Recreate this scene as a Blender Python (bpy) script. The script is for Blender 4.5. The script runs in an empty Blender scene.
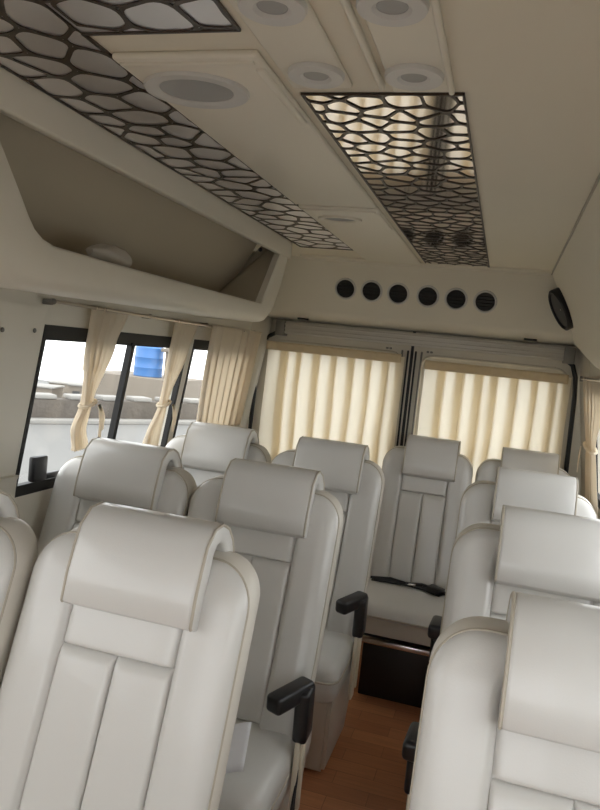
import bpy, bmesh, math, random
from mathutils import Vector, Matrix
random.seed(7)
C = bpy.context.scene.collection
PI = math.pi

# ------------------------------------------------------------------ materials
def mat(name, col, rough=.5, metal=0., spec=.5, bump=None, coat=0., var=None):
    m = bpy.data.materials.new(name); m.use_nodes = True
    nt = m.node_tree; b = nt.nodes['Principled BSDF']
    b.inputs['Base Color'].default_value = (*col, 1)
    b.inputs['Roughness'].default_value = rough
    b.inputs['Metallic'].default_value = metal
    b.inputs['Specular IOR Level'].default_value = spec
    b.inputs['Coat Weight'].default_value = coat
    if bump or var:
        tc = nt.nodes.new('ShaderNodeTexCoord')
    if bump:
        scale, strength, dist = bump
        n = nt.nodes.new('ShaderNodeTexNoise'); n.inputs['Scale'].default_value = scale
        n.inputs['Detail'].default_value = 3
        nt.links.new(tc.outputs['Object'], n.inputs['Vector'])
        bp = nt.nodes.new('ShaderNodeBump'); bp.inputs['Strength'].default_value = strength
        bp.inputs['Distance'].default_value = dist
        nt.links.new(n.outputs['Fac'], bp.inputs['Height'])
        nt.links.new(bp.outputs['Normal'], b.inputs['Normal'])
    if var:
        scale, amt = var
        n = nt.nodes.new('ShaderNodeTexNoise'); n.inputs['Scale'].default_value = scale
        nt.links.new(tc.outputs['Object'], n.inputs['Vector'])
        mx = nt.nodes.new('ShaderNodeMix'); mx.data_type = 'RGBA'
        mx.inputs[6].default_value = (*[c*(1-amt) for c in col], 1)
        mx.inputs[7].default_value = (*[min(1, c*(1+amt)) for c in col], 1)
        nt.links.new(n.outputs['Fac'], mx.inputs[0])
        nt.links.new(mx.outputs[2], b.inputs['Base Color'])
    return m

M = {}
M['leather'] = mat('pearl_leather', (.655, .64, .61), .31, 0, .55, (420, .10, .002), coat=.25, var=(6, .03))
M['piping'] = mat('pale_piping', (.46, .41, .33), .5)
M['seam'] = mat('seam_thread', (.45, .42, .36), .6)
M['shell'] = mat('beige_vinyl', (.67, .63, .56), .4, 0, .4, (300, .08, .002))
M['black'] = mat('black_plastic', (.015, .015, .017), .35)
M['webbing'] = mat('black_webbing', (.02, .02, .022), .75, bump=(600, .3, .001))
M['cream_metal'] = mat('cream_metal', (.68, .62, .5), .35)
M['chrome'] = mat('chrome', (.75, .73, .7), .2, 1.)
M['cone'] = mat('dark_cone', (.09, .09, .088), .5)
M['rod'] = mat('aged_steel', (.45, .4, .34), .3, 1.)
M['ceiling'] = mat('cream_trim', (.80, .755, .645), .42, 0, .4, (40, .03, .002), var=(1.5, .02))
M['cloth'] = mat('cream_cloth', (.79, .735, .61), .85, 0, .2, (500, .2, .001), var=(2, .02))
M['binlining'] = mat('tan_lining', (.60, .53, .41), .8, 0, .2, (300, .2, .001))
M['wall'] = mat('ivory_panel', (.70, .66, .57), .42, 0, .4)
M['ring'] = mat('grey_white_plastic', (.66, .65, .62), .4)
M['lens'] = mat('grey_lens', (.36, .36, .35), .35)
M['speaker'] = mat('grey_speaker_mesh', (.42, .42, .41), .6, bump=(900, .5, .002))
M['lattice'] = mat('dark_bronze_lattice', (.045, .03, .02), .35, 0, .5)
M['mirror'] = mat('mirror_backing', (.78, .74, .73), .07, 1.)
M['satin'] = mat('satin_mirror_backing', (.9, .88, .9), .42, 1.)
M['alu'] = mat('grey_aluminium', (.56, .53, .47), .42, .2)
M['alu_dark'] = mat('dark_grey_metal', (.2, .19, .17), .5, .4)
M['door'] = mat('grey_beige_paint', (.60, .555, .46), .45)
M['rubber'] = mat('black_rubber', (.012, .012, .012), .6)

M['paper'] = mat('white_paper', (.82, .83, .86), .7)
M['asphalt'] = mat('pale_concrete_road', (.19, .188, .18), .9, var=(.35, .12))
M['parapet'] = mat('weathered_stone', (.115, .10, .085), .9, bump=(8, .5, .05), var=(2, .35))
M['whitestone'] = mat('white_coping', (.30, .29, .27), .8)
M['tank'] = mat('blue_tank', (.06, .2, .5), .4)
M['house'] = mat('pale_plaster', (.23, .20, .165), .9, var=(.3, .15))
M['housedark'] = mat('dark_opening', (.06, .06, .06), .6)
M['hill'] = mat('dry_hill', (.20, .20, .195), .95, var=(.05, .3))
M['lowground'] = mat('dry_ground', (.2, .185, .16), .95, var=(.1, .25))

def wood():
    m = mat('wood_floor', (.2, .08, .035), .33, 0, .45)
    nt = m.node_tree; b = nt.nodes['Principled BSDF']
    tc = nt.nodes.new('ShaderNodeTexCoord'); mp = nt.nodes.new('ShaderNodeMapping')
    mp.inputs['Rotation'].default_value = (0, 0, 0)
    nt.links.new(tc.outputs['Object'], mp.inputs['Vector'])
    br = nt.nodes.new('ShaderNodeTexBrick')
    br.inputs['Color1'].default_value = (.58, .26, .125, 1); br.inputs['Color2'].default_value = (.44, .18, .085, 1)
    br.inputs['Mortar'].default_value = (.32, .13, .06, 1)
    br.inputs['Scale'].default_value = 1; br.inputs['Brick Width'].default_value = .26
    br.inputs['Row Height'].default_value = .075; br.inputs['Mortar Size'].default_value = .0012
    nt.links.new(mp.outputs['Vector'], br.inputs['Vector'])
    mp2 = nt.nodes.new('ShaderNodeMapping'); mp2.inputs['Scale'].default_value = (6, 90, 6)
    nt.links.new(tc.outputs['Object'], mp2.inputs['Vector'])
    n = nt.nodes.new('ShaderNodeTexNoise'); n.inputs['Scale'].default_value = 1; n.inputs['Detail'].default_value = 4
    nt.links.new(mp2.outputs['Vector'], n.inputs['Vector'])
    mr = nt.nodes.new('ShaderNodeMapRange'); mr.inputs[3].default_value = .75; mr.inputs[4].default_value = 1.25
    nt.links.new(n.outputs['Fac'], mr.inputs[0])
    mx = nt.nodes.new('ShaderNodeMix'); mx.data_type = 'RGBA'; mx.blend_type = 'MULTIPLY'
    mx.inputs[0].default_value = 1
    nt.links.new(br.outputs['Color'], mx.inputs[6]); nt.links.new(mr.outputs[0], mx.inputs[7])
    nt.links.new(mx.outputs[2], b.inputs['Base Color'])
    return m
M['wood'] = wood()

def curtain_mat(name, col, trans):
    m = bpy.data.materials.new(name); m.use_nodes = True
    nt = m.node_tree; nt.nodes.clear()
    o = nt.nodes.new('ShaderNodeOutputMaterial'); d = nt.nodes.new('ShaderNodeBsdfDiffuse')
    t = nt.nodes.new('ShaderNodeBsdfTranslucent'); mx = nt.nodes.new('ShaderNodeMixShader')
    d.inputs['Color'].default_value = (*col, 1); t.inputs['Color'].default_value = (*[c**.9 for c in col], 1)
    tc = nt.nodes.new('ShaderNodeTexCoord'); n = nt.nodes.new('ShaderNodeTexNoise'); n.inputs['Scale'].default_value = 900
    bp = nt.nodes.new('ShaderNodeBump'); bp.inputs['Strength'].default_value = .1; bp.inputs['Distance'].default_value = .001
    nt.links.new(tc.outputs['Object'], n.inputs['Vector']); nt.links.new(n.outputs['Fac'], bp.inputs['Height'])
    nt.links.new(bp.outputs['Normal'], d.inputs['Normal'])
    mx.inputs[0].default_value = trans
    nt.links.new(d.outputs[0], mx.inputs[1]); nt.links.new(t.outputs[0], mx.inputs[2])
    nt.links.new(mx.outputs[0], o.inputs[0])
    return m
M['curtain'] = curtain_mat('cream_curtain', (.93, .855, .70), .52)
M['sidecurtain'] = curtain_mat('cream_side_curtain', (.90, .82, .69), .5)
M['hem'] = curtain_mat('curtain_heading', (.80, .68, .48), .3)

def glass_mat(name, tint):
    m = bpy.data.materials.new(name); m.use_nodes = True
    nt = m.node_tree; nt.nodes.clear()
    o = nt.nodes.new('ShaderNodeOutputMaterial'); t = nt.nodes.new('ShaderNodeBsdfTransparent')
    g = nt.nodes.new('ShaderNodeBsdfGlossy'); g.inputs['Roughness'].default_value = .02
    mx = nt.nodes.new('ShaderNodeMixShader'); mx.inputs[0].default_value = .035; t.inputs['Color'].default_value = (*tint, 1)
    nt.links.new(t.outputs[0], mx.inputs[1]); nt.links.new(g.outputs[0], mx.inputs[2])
    nt.links.new(mx.outputs[0], o.inputs[0])
    return m
M['glass'] = glass_mat('clear_glass', (.97, .975, .97))

# ------------------------------------------------------------------ helpers
def finish(name, bm, m, parent=None, smooth=35, kind=None):
    bmesh.ops.recalc_face_normals(bm, faces=bm.faces)
    me = bpy.data.meshes.new(name); bm.to_mesh(me); bm.free()
    if smooth:
        for p in me.polygons: p.use_smooth = True
        me.set_sharp_from_angle(angle=math.radians(smooth))
    me.materials.append(m)
    o = bpy.data.objects.new(name, me); C.objects.link(o)
    if parent: o.parent = parent
    if kind: o['kind'] = kind
    return o
def B(): return bmesh.new()
def rbox(bm, lo, hi, bev=0., seg=2, rot=None, piv=None):
    lo = Vector(lo); hi = Vector(hi); c = (lo+hi)/2; s = hi-lo
    t = B(); bmesh.ops.create_cube(t, size=1)
    for v in t.verts: v.co = Vector((v.co.x*s.x, v.co.y*s.y, v.co.z*s.z))
    if bev: bmesh.ops.bevel(t, geom=t.edges[:], offset=bev, segments=seg, affect='EDGES', profile=.5)
    mtx = Matrix.Translation(c)
    if rot: 
        p = Vector(piv) if piv else c
        mtx = Matrix.Translation(p) @ rot.to_4x4() @ Matrix.Translation(c-p)
    for v in t.verts: v.co = mtx @ v.co
    add(bm, t)
def add(bm, t):
    me = bpy.data.meshes.new('t'); t.to_mesh(me); t.free(); bm.from_mesh(me); bpy.data.meshes.remove(me)
def hexa(bm, p):      # 8 points: bottom 4 loop, top 4 loop
    v = [bm.verts.new(q) for q in p]
    for f in ((0,1,2,3),(7,6,5,4),(0,4,5,1),(1,5,6,2),(2,6,7,3),(3,7,4,0)):
        bm.faces.new([v[i] for i in f])
def sheet(bm, rows, close=False):
    vv = [[bm.verts.new(p) for p in r] for r in rows]
    for i in range(len(vv)-1):
        n = len(vv[i])
        for j in range(n if close else n-1):
            k = (j+1) % n
            bm.faces.new((vv[i][j], vv[i][k], vv[i+1][k], vv[i+1][j]))
    return vv
def loft(bm, loops, cap=True):
    vv = sheet(bm, loops, True)
    if cap:
        bm.faces.new(vv[0][::-1]); bm.faces.new(vv[-1])
    return vv
def tube(bm, pts, r, n=8, closed=False):
    pts = [Vector(p) for p in pts]; loops = []
    up = Vector((0, 0, 1))
    for i, p in enumerate(pts):
        a = pts[i-1] if (i > 0 or closed) else p
        b = pts[(i+1) % len(pts)] if (i < len(pts)-1 or closed) else p
        d = (b-a).normalized()
        u = d.cross(Vector((0, 0, 1)))
        if u.length < .05: u = d.cross(Vector((1, 0, 0)))
        u.normalize(); w = d.cross(u).normalized()
        if loops:   # keep the frame steady
            pu = prevu - d*prevu.dot(d)
            if pu.length > 1e-4: u = pu.normalized(); w = d.cross(u).normalized()
        prevu = u
        rr = r[i] if isinstance(r, (list, tuple)) else r
        loops.append([p + (u*math.cos(t)+w*math.sin(t))*rr for t in [2*PI*k/n for k in range(n)]])
    if closed: loops.append(loops[0])
    loft(bm, loops, cap=not closed)
def ribbon(bm, pts, wdir, w, t, ndir):
    # flat strap along pts
    wd = Vector(wdir).normalized()*w/2; nd = Vector(ndir).normalized()*t/2
    loft(bm, [[Vector(p)+wd+nd, Vector(p)-wd+nd, Vector(p)-wd-nd, Vector(p)+wd-nd] for p in pts])
def disc(bm, c, r, h, n=32, axis='z', sx=1., bev=.3):
    # short stepped puck along -axis
    loops = []
    for (k, d) in ((1, 0), (1, h*(1-bev)), (1-bev*h/r, h)):
        L = []
        for i in range(n):
            a = 2*PI*i/n; x = math.cos(a)*r*k*sx; y = math.sin(a)*r*k
            if axis == 'z': L.append((c[0]+x, c[1]+y, c[2]-d))
            else: L.append((c[0]+x, c[1]-d, c[2]+y))
        loops.append(L)
    loft(bm, loops)
def ring(bm, c, ro, ri, h, n=36, sx=1., sy=1.):
    prof = [(ro, 0), (ro, h*.5), (ro*.93+ri*.07, h), (ri*.8+ro*.2, h), (ri, h*.5), (ri, 0)]
    rows = [[(c[0]+math.cos(2*PI*i/n)*r*sx, c[1]+math.sin(2*PI*i/n)*r*sy, c[2]-d) for r, d in prof] for i in range(n)]
    rows.append(rows[0]); vv = sheet(bm, rows); bmesh.ops.remove_doubles(bm, verts=bm.verts, dist=1e-6)
def empty(name, loc=(0, 0, 0), rz=0):
    o = bpy.data.objects.new(name, None); C.objects.link(o); o.location = loc; o.rotation_euler = (0, 0, rz)
    o.empty_display_size = .1
    return o
def tag(o, label, cat, group=None):
    o['label'] = label; o['category'] = cat
    if group: o['group'] = group
    return o
def copy_tree(o, parent=None):
    c = o.copy(); C.objects.link(c)
    if parent: c.parent = parent
    for ch in list(o.children): copy_tree(ch, c)
    return c
def cl(v, a=0., b=1.): return max(a, min(b, v))
def sm(v): v = cl(v); return v*v*(3-2*v)

# ------------------------------------------------------------------ the bus shell (setting)
YF, YR = -1.0, 3.62
def xl(z): return -1.345 + max(0, z-.93)*.14
def xr(z): return .445 - max(0, z-.93)*.14
def lwall(bm, y0, y1, z0, z1, t=.05, f=xl, s=-1):
    hexa(bm, [(f(z0), y0, z0), (f(z0), y1, z0), (f(z0)+s*t, y1, z0), (f(z0)+s*t, y0, z0),
              (f(z1), y0, z1), (f(z1), y1, z1), (f(z1)+s*t, y1, z1), (f(z1)+s*t, y0, z1)])
bm = B(); rbox(bm, (-1.40, YF, -.06), (.50, 3.70, 0)); finish('floor', bm, M['wood'], smooth=0, kind='structure')
bm = B(); rbox(bm, (-1.36, YF, 1.908), (.46, 3.70, 1.95)); finish('ceiling', bm, M['cloth'], smooth=0, kind='structure')

SILL, HEAD = .925, 1.445
LW = [(-.7, .95), (1.73, 2.69), (2.74, 3.36)]
bm = B()
lwall(bm, YF, 3.64, 0, .93)
lwall(bm, YF, 3.64, HEAD, 1.91)
edges = [YF] + [v for w in LW for v in w] + [3.64]
for i in range(0, len(edges), 2): lwall(bm, edges[i], edges[i+1], .93, HEAD)
wl = finish('wall_left', bm, M['wall'], smooth=0, kind='structure')
# panel seams, sill bulge, screws on the forward wall panel
bm = B()
rows = []
for y in (.95, 1.72):
    rows.append([(xl(z)+d, y, z) for z, d in ((1.0, 0), (1.0, .022), (.985, .016), (.90, .018), (.6, .014), (.3, .012), (.3, 0))])
sheet(bm, rows); 
for r in rows: bm.faces.new([bm.verts.new(p) for p in r])
bmesh.ops.remove_doubles(bm, verts=bm.verts, dist=1e-5)
finish('lower_wall_trim', bm, M['wall'], wl, 30)
bm = B()
hexa(bm, [(xl(1.405)+.001, .95, 1.405), (xl(1.405)+.001, 1.70, 1.395), (xl(1.4)-.02, 1.70, 1.395), (xl(1.4)-.02, .95, 1.405),
          (xl(1.5)+.009, .95, 1.505), (xl(1.49)+.009, 1.72, 1.49), (xl(1.5)-.02, 1.72, 1.49), (xl(1.5)-.02, .95, 1.505)])
finish('pillar_cap', bm, M['wall'], wl, 30)
for (y, z) in ((1.55, 1.42), (1.68, 1.425), (1.49, 1.505)):
    bm = B(); bmesh.ops.create_uvsphere(bm, u_segments=10, v_segments=6, radius=.007)
    for v in bm.verts: v.co = Vector((v.co.x*.5+xl(z)+.008, v.co.y+y, v.co.z+z))
    finish('screw', bm, M['alu_dark'], wl)

RW = [(-.7, .95), (1.05, 1.95), (2.05, 3.32)]
bm = B()
lwall(bm, YF, 3.64, 0, .93, f=xr, s=1); lwall(bm, YF, 3.64, HEAD, 1.91, f=xr, s=1)
edges = [YF] + [v for w in RW for v in w] + [3.64]
for i in range(0, len(edges), 2): lwall(bm, edges[i], edges[i+1], .93, HEAD, f=xr, s=1)
finish('wall_right', bm, M['wall'], smooth=0, kind='structure')

bm = B(); rbox(bm, (-1.40, YF-.05, 0), (.50, YF, .95)); rbox(bm, (-1.40, YF-.05, 1.62), (.50, YF, 1.95)); rbox(bm, (-1.40, YF-.05, .95), (-1.25, YF, 1.62)); rbox(bm, (.35, YF-.05, .95), (.50, YF, 1.62))
finish('wall_front_light_block', bm, M['wall'], smooth=0, kind='structure')  # unseen wall round the windscreen opening, added to cut daylight on the front seats
def window(n, f, s, y0, y1, split=None, latch=False):
    w = bpy.data.objects.new('window_%d' % n, None); C.objects.link(w); w['kind'] = 'structure'
    bm = B(); t = .015
    def bar(ya, yb, za, zb, d=.003, th=.018):
        hexa(bm, [(f(za)-s*d, ya, za), (f(za)-s*d, yb, za), (f(za)+s*th, yb, za), (f(za)+s*th, ya, za),
                  (f(zb)-s*d, ya, zb), (f(zb)-s*d, yb, zb), (f(zb)+s*th, yb, zb), (f(zb)+s*th, ya, zb)])
    bar(y0, y1, SILL, SILL+.035); bar(y0, y1, HEAD-.035, HEAD)
    bar(y0, y0+t, SILL+.035, HEAD-.035); bar(y1-t, y1, SILL+.035, HEAD-.035)
    bar(y0+t, y1-t, HEAD-.045, HEAD-.035, -.006)
    if split: bar(split-.011, split+.011, SILL+.035, HEAD-.035, 0, .022)
    finish('window_frame', bm, M['rubber'], w, 0)
    bm = B()
    hexa(bm, [(f(.9)+s*.02, y0+.01, SILL+.02), (f(.9)+s*.02, y1-.01, SILL+.02), (f(.9)+s*.024, y1-.01, SILL+.02), (f(.9)+s*.024, y0+.01, SILL+.02),
              (f(HEAD)+s*.02, y0+.01, HEAD-.02), (f(HEAD)+s*.02, y1-.01, HEAD-.02), (f(HEAD)+s*.024, y1-.01, HEAD-.02), (f(HEAD)+s*.024, y0+.01, HEAD-.02)])
    finish('pane', bm, M['glass'], w, 0)
    if latch:
        bm = B(); x = xl(.99)
        rbox(bm, (x-.004, y0+.06, .965), (x+.022, y0+.125, 1.045), .008)
        rbox(bm, (x-.002, y0+.12, .965), (x+.014, y0+.20, .985), .004)
        finish('window_latch', bm, M['black'], w)
    return w
window(1, xl, -1, *LW[1], split=2.25, latch=True)
window(2, xl, -1, *LW[2]); window(3, xl, -1, *LW[0])
for i, r in enumerate(RW): window(4+i, xr, 1, *r)

# rear-left and rear-right corner posts (curved skin between side wall and doors)
def corner_post(name, f, s):
    bm = B(); rows = []
    for z in (0, .5, .93, 1.1, 1.3, 1.5, 1.66):
        xw = f(z); prof = []
        for k in range(9):
            a = k/8*PI/2
            prof.append((xw - s*(.002 + .022*(1-math.cos(a))), 3.36+.02 + .22*math.sin(a), z))
        prof += [(xw-s*.022, 3.61, z), (xw+s*.02, 3.61, z), (xw+s*.02, 3.38, z)]
        rows.append(prof)
    loft(bm, rows); return finish(name, bm, M['door'], smooth=40, kind='structure')
post = corner_post('trim_1', xl, -1)
corner_post('trim_2', xr, 1)
bm = B(); rbox(bm, (xl(1.28)+.004, 3.405, 1.255), (xl(1.28)+.014, 3.425, 1.31), .003); finish('striker_slot', bm, M['rubber'], post)
bm = B(); rbox(bm, (xl(1.48)+.004, 3.43, 1.455), (xl(1.48)+.014, 3.443, 1.468), .003); finish('screw', bm, M['alu_dark'], post)

# rear wall: doors with openings
DX = [(-1.285, -.472), (-.456, .345)]
WX = [(-1.21, -.53), (-.39, .275)]
for n, ((a, b), (c, d)) in enumerate(zip(DX, WX)):
    o = bpy.data.objects.new('door_%d' % (n+1), None); C.objects.link(o); o['kind'] = 'structure'
    bm = B(); y0, y1 = 3.625, 3.665
    rbox(bm, (a, y0, .02), (b, y1, .86)); rbox(bm, (a, y0, 1.45), (b, y1, 1.60))
    rbox(bm, (a, y0, .86), (c, y1, 1.45)); rbox(bm, (d, y0, .86), (b, y1, 1.45))
    finish('door_panel', bm, M['door'], o, 0)
    bm = B(); rbox(bm, (c-.01, 3.648, .85), (d+.01, 3.652, 1.46)); finish('pane', bm, M['glass'], o, 0)
    # moulded surround: raised rounded frame around the glass
    def rr(x0, x1, z0, z1, r, y):
        P = []
        for cx, cz, a0 in ((x1-r, z1-r, 0), (x0+r, z1-r, PI/2), (x0+r, z0+r, PI), (x1-r, z0+r, 1.5*PI)):
            for k in range(6): t = a0+k/5*PI/2; P.append((cx+r*math.cos(t), y, cz+r*math.sin(t)))
        return P
    bm = B(); tube(bm, rr(c-.022, d+.022, .83, 1.482, .06, 3.622), .008, 8, True); finish('window_moulding', bm, M['door'], o)
    # black weather seal round the outer top corner
    bm = B()
    if n == 0: pts = [(-1.298, 3.605, .45), (-1.296, 3.605, 1.0), (-1.285, 3.605, 1.38), (-1.27, 3.605, 1.45), (-1.245, 3.605, 1.50), (-1.20, 3.605, 1.525), (-1.14, 3.605, 1.535)]
    else: pts = [(.345, 3.605, .45), (.345, 3.605, 1.0), (.338, 3.605, 1.36), (.33, 3.605, 1.45), (.312, 3.605, 1.505), (.28, 3.605, 1.53)]
    tube(bm, pts, .011, 8); finish('door_seal', bm, M['rubber'], o)
    for k in (0, 1):
        x = (b-.012 if n == 0 else a+.012) + (.03*k if n else -.03*k)
        bm = B(); rbox(bm, (x-.0045, 3.612, .05), (x+.0045, 3.626, 1.50), .003); finish('seal_strip', bm, M['rubber'] if k == 0 else M['alu_dark'], o)
    bm = B(); xx = (d-.07 if n == 0 else c-.0)
    rbox(bm, (xx-.0, 3.612, 1.497), (xx+.012, 3.626, 1.507), .002); rbox(bm, (xx+.018, 3.612, 1.497), (xx+.03, 3.626, 1.507), .002)
    finish('screw', bm, M['alu_dark'], o)
bm = B(); rbox(bm, (-1.40, 3.67, 0), (-1.2, 3.70, 1.95)); rbox(bm, (.26, 3.67, 0), (.50, 3.70, 1.95)); rbox(bm, (-1.3, 3.665, 1.58), (.4, 3.70, 1.95)); rbox(bm, (-1.3, 3.665, -.05), (.4, 3.70, .05))
finish('wall_back', bm, M['door'], smooth=0, kind='structure')

bm = B(); rbox(bm, (-.476, 3.630, .02), (-.452, 3.66, 1.60)); finish('trim_7', bm, M['rubber'], smooth=0, kind='structure')
# header rail over the doors
hr = empty('door_header_rail', (-.44, 3.6, 1.52)); tag(hr, 'long ribbed grey metal rail running above both curtained rear doors', 'rail')
def L(o, p): return (p[0]-o.location.x, p[1]-o.location.y, p[2]-o.location.z)
bm = B()
rbox(bm, L(hr, (-1.15, 3.565, 1.525)), L(hr, (.27, 3.62, 1.59)), .004)
for z in (1.533, 1.552, 1.574): rbox(bm, L(hr, (-1.15, 3.556, z-.004)), L(hr, (.27, 3.57, z+.004)), .002)
finish('rail', bm, M['alu'], hr)
for x in (-1.19, .262):
    bm = B(); rbox(bm, L(hr, (x, 3.55, 1.512)), L(hr, (x+.05, 3.62, 1.592)), .004); finish('end_bracket', bm, M['alu_dark'], hr)

# bulkhead with the six air vents
def by(z): return 3.40 + (1.90-z)*.32
bk = bpy.data.objects.new('trim_3', None); C.objects.link(bk); bk['kind'] = 'structure'
bm = B(); rows = []
for x0, x1, z, dy in ((-1.27, .16, 1.908, -.012), (-1.27, .165, 1.885, -.006), (-1.27, .185, 1.868, 0), (-1.27, .30, 1.655, 0), (-1.27, .31, 1.632, .012), (-1.27, .315, 1.615, .04), (-1.27, .318, 1.602, .09), (-1.27, .32, 1.60, .16)):
    y = by(z)+dy
    rows.append([(x0, y, z), ((x0+x1)/2, y, z), (x1, y, z), (x1+.12, y, z)])
sheet(bm, rows)
vv = [(-1.27, 3.66, 1.908), (-1.27, 3.66, 1.60), (.43, 3.66, 1.6), (.43, 3.66, 1.908)]
bm.faces.new([bm.verts.new(p) for p in vv])
finish('bulkhead_panel', bm, M['ceiling'], bk, 30)
# stepped moulding where ceiling meets bulkhead
bm = B(); rbox(bm, (-1.02, 3.30, 1.897), (.15, 3.395, 1.912), .006); finish('cornice_moulding', bm, M['ceiling'], bk)
for x in (-1.03, .10):
    bm = B(); rbox(bm, (x-.03, 3.50, 1.602), (x+.03, 3.52, 1.612), .004); finish('catch', bm, M['rubber'], bk)
xs = [-.806, -.674, -.541, -.397, -.262, -.126]
places = ['leftmost of the six in the rear panel', 'second from the left in the rear panel', 'third from the left in the rear panel',
          'fourth from the left in the rear panel', 'fifth from the left in the rear panel', 'rightmost of the six in the rear panel']
for i, x in enumerate(xs):
    z = 1.772 - .002*i
    v = empty('air_vent', (x, by(z), z)); v.rotation_euler = (math.radians(17.5), 0, 0)
    tag(v, 'round black louvred air vent, ' + places[i], 'air vent', 'round air vents over the rear doors')
    bm = B(); n = 36
    prof = [(.055, 0), (.054, -.005), (.049, -.007), (.045, -.003), (.045, .006)]
    rows = [[(math.cos(2*PI*k/n)*r, y, math.sin(2*PI*k/n)*r) for r, y in prof] for k in range(n+1)]
    sheet(bm, rows); bmesh.ops.remove_doubles(bm, verts=bm.verts, dist=1e-6); finish('ring', bm, M['ring'], v)
    bm = B(); disc(bm, (0, .002, 0), .0455, .003, 28, 'y'); finish('vent_cup', bm, M['rubber'], v)
    for s in (-.024, -.008, .008, .024):
        w = math.sqrt(.043**2-s*s)
        bm = B(); rbox(bm, (-w, -.006, s-.0015), (w, -.0005, s+.0015), .0005, rot=Matrix.Rotation(.5, 3, 'X')); finish('louvre', bm, M['black'], v)
# oval speaker in the rear right corner
sp = empty('corner_speaker', (.206, 3.372, 1.745))
la = Vector((.49, .06, -.87)).normalized(); na = Vector((-.93, -.36, 0)); na = (na-la*na.dot(la)).normalized(); wa = na.cross(la)*1.0
mm = Matrix((wa, -na, -la)).transposed()
if mm.determinant() < 0: mm = Matrix((-wa, -na, -la)).transposed()
sp.rotation_euler = mm.to_euler()
tag(sp, 'oval black speaker set into the corner right of the air vents', 'speaker')
bm = B(); n = 40
prof = [(1, .03), (1, -.006), (.92, -.012), (.84, -.008), (.82, .0)]
rows = [[(math.cos(2*PI*k/n)*.055*r, y, math.sin(2*PI*k/n)*.098*r) for r, y in prof] for k in range(n+1)]
sheet(bm, rows); bmesh.ops.remove_doubles(bm, verts=bm.verts, dist=1e-6); finish('bezel', bm, M['black'], sp)
bm = B(); rows = [[(math.cos(2*PI*k/n)*.047*r, -.003+.006*(1-r), math.sin(2*PI*k/n)*.083*r) for r in (1, .7, .4, .05)] for k in range(n+1)]
sheet(bm, rows); bmesh.ops.remove_doubles(bm, verts=bm.verts, dist=1e-6); finish('speaker_cone', bm, M['cone'], sp)

# right overhead panel
bm = B(); rows = []
for y, zb in ((YF, 1.46), (1.0, 1.46), (2.0, 1.465), (2.5, 1.475), (2.8, 1.487), (3.05, 1.515), (3.25, 1.555), (3.40, 1.592), (3.5, 1.61)):
    r = [(.150, y, 1.912)]
    for k in range(7):
        z = 1.905-(1.905-zb)*k/6; r.append((.153+(1.905-z)*.475 + .012*math.sin(PI*k/6), y, z))
    r += [(r[-1][0]+.012, y, zb-.014), (r[-1][0]+.04, y, zb-.02), (.435, y, zb-.02)]
    rows.append(r)
sheet(bm, rows); finish('trim_4', bm, M['ceiling'], smooth=40, kind='structure')
# dark joint between the right ceiling cloth and the panel
bm = B(); tube(bm, [(.152, YF, 1.904), (.152, 3.40, 1.904)], .004, 6); finish('trim_5', bm, M['seam'], kind='structure')

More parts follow.
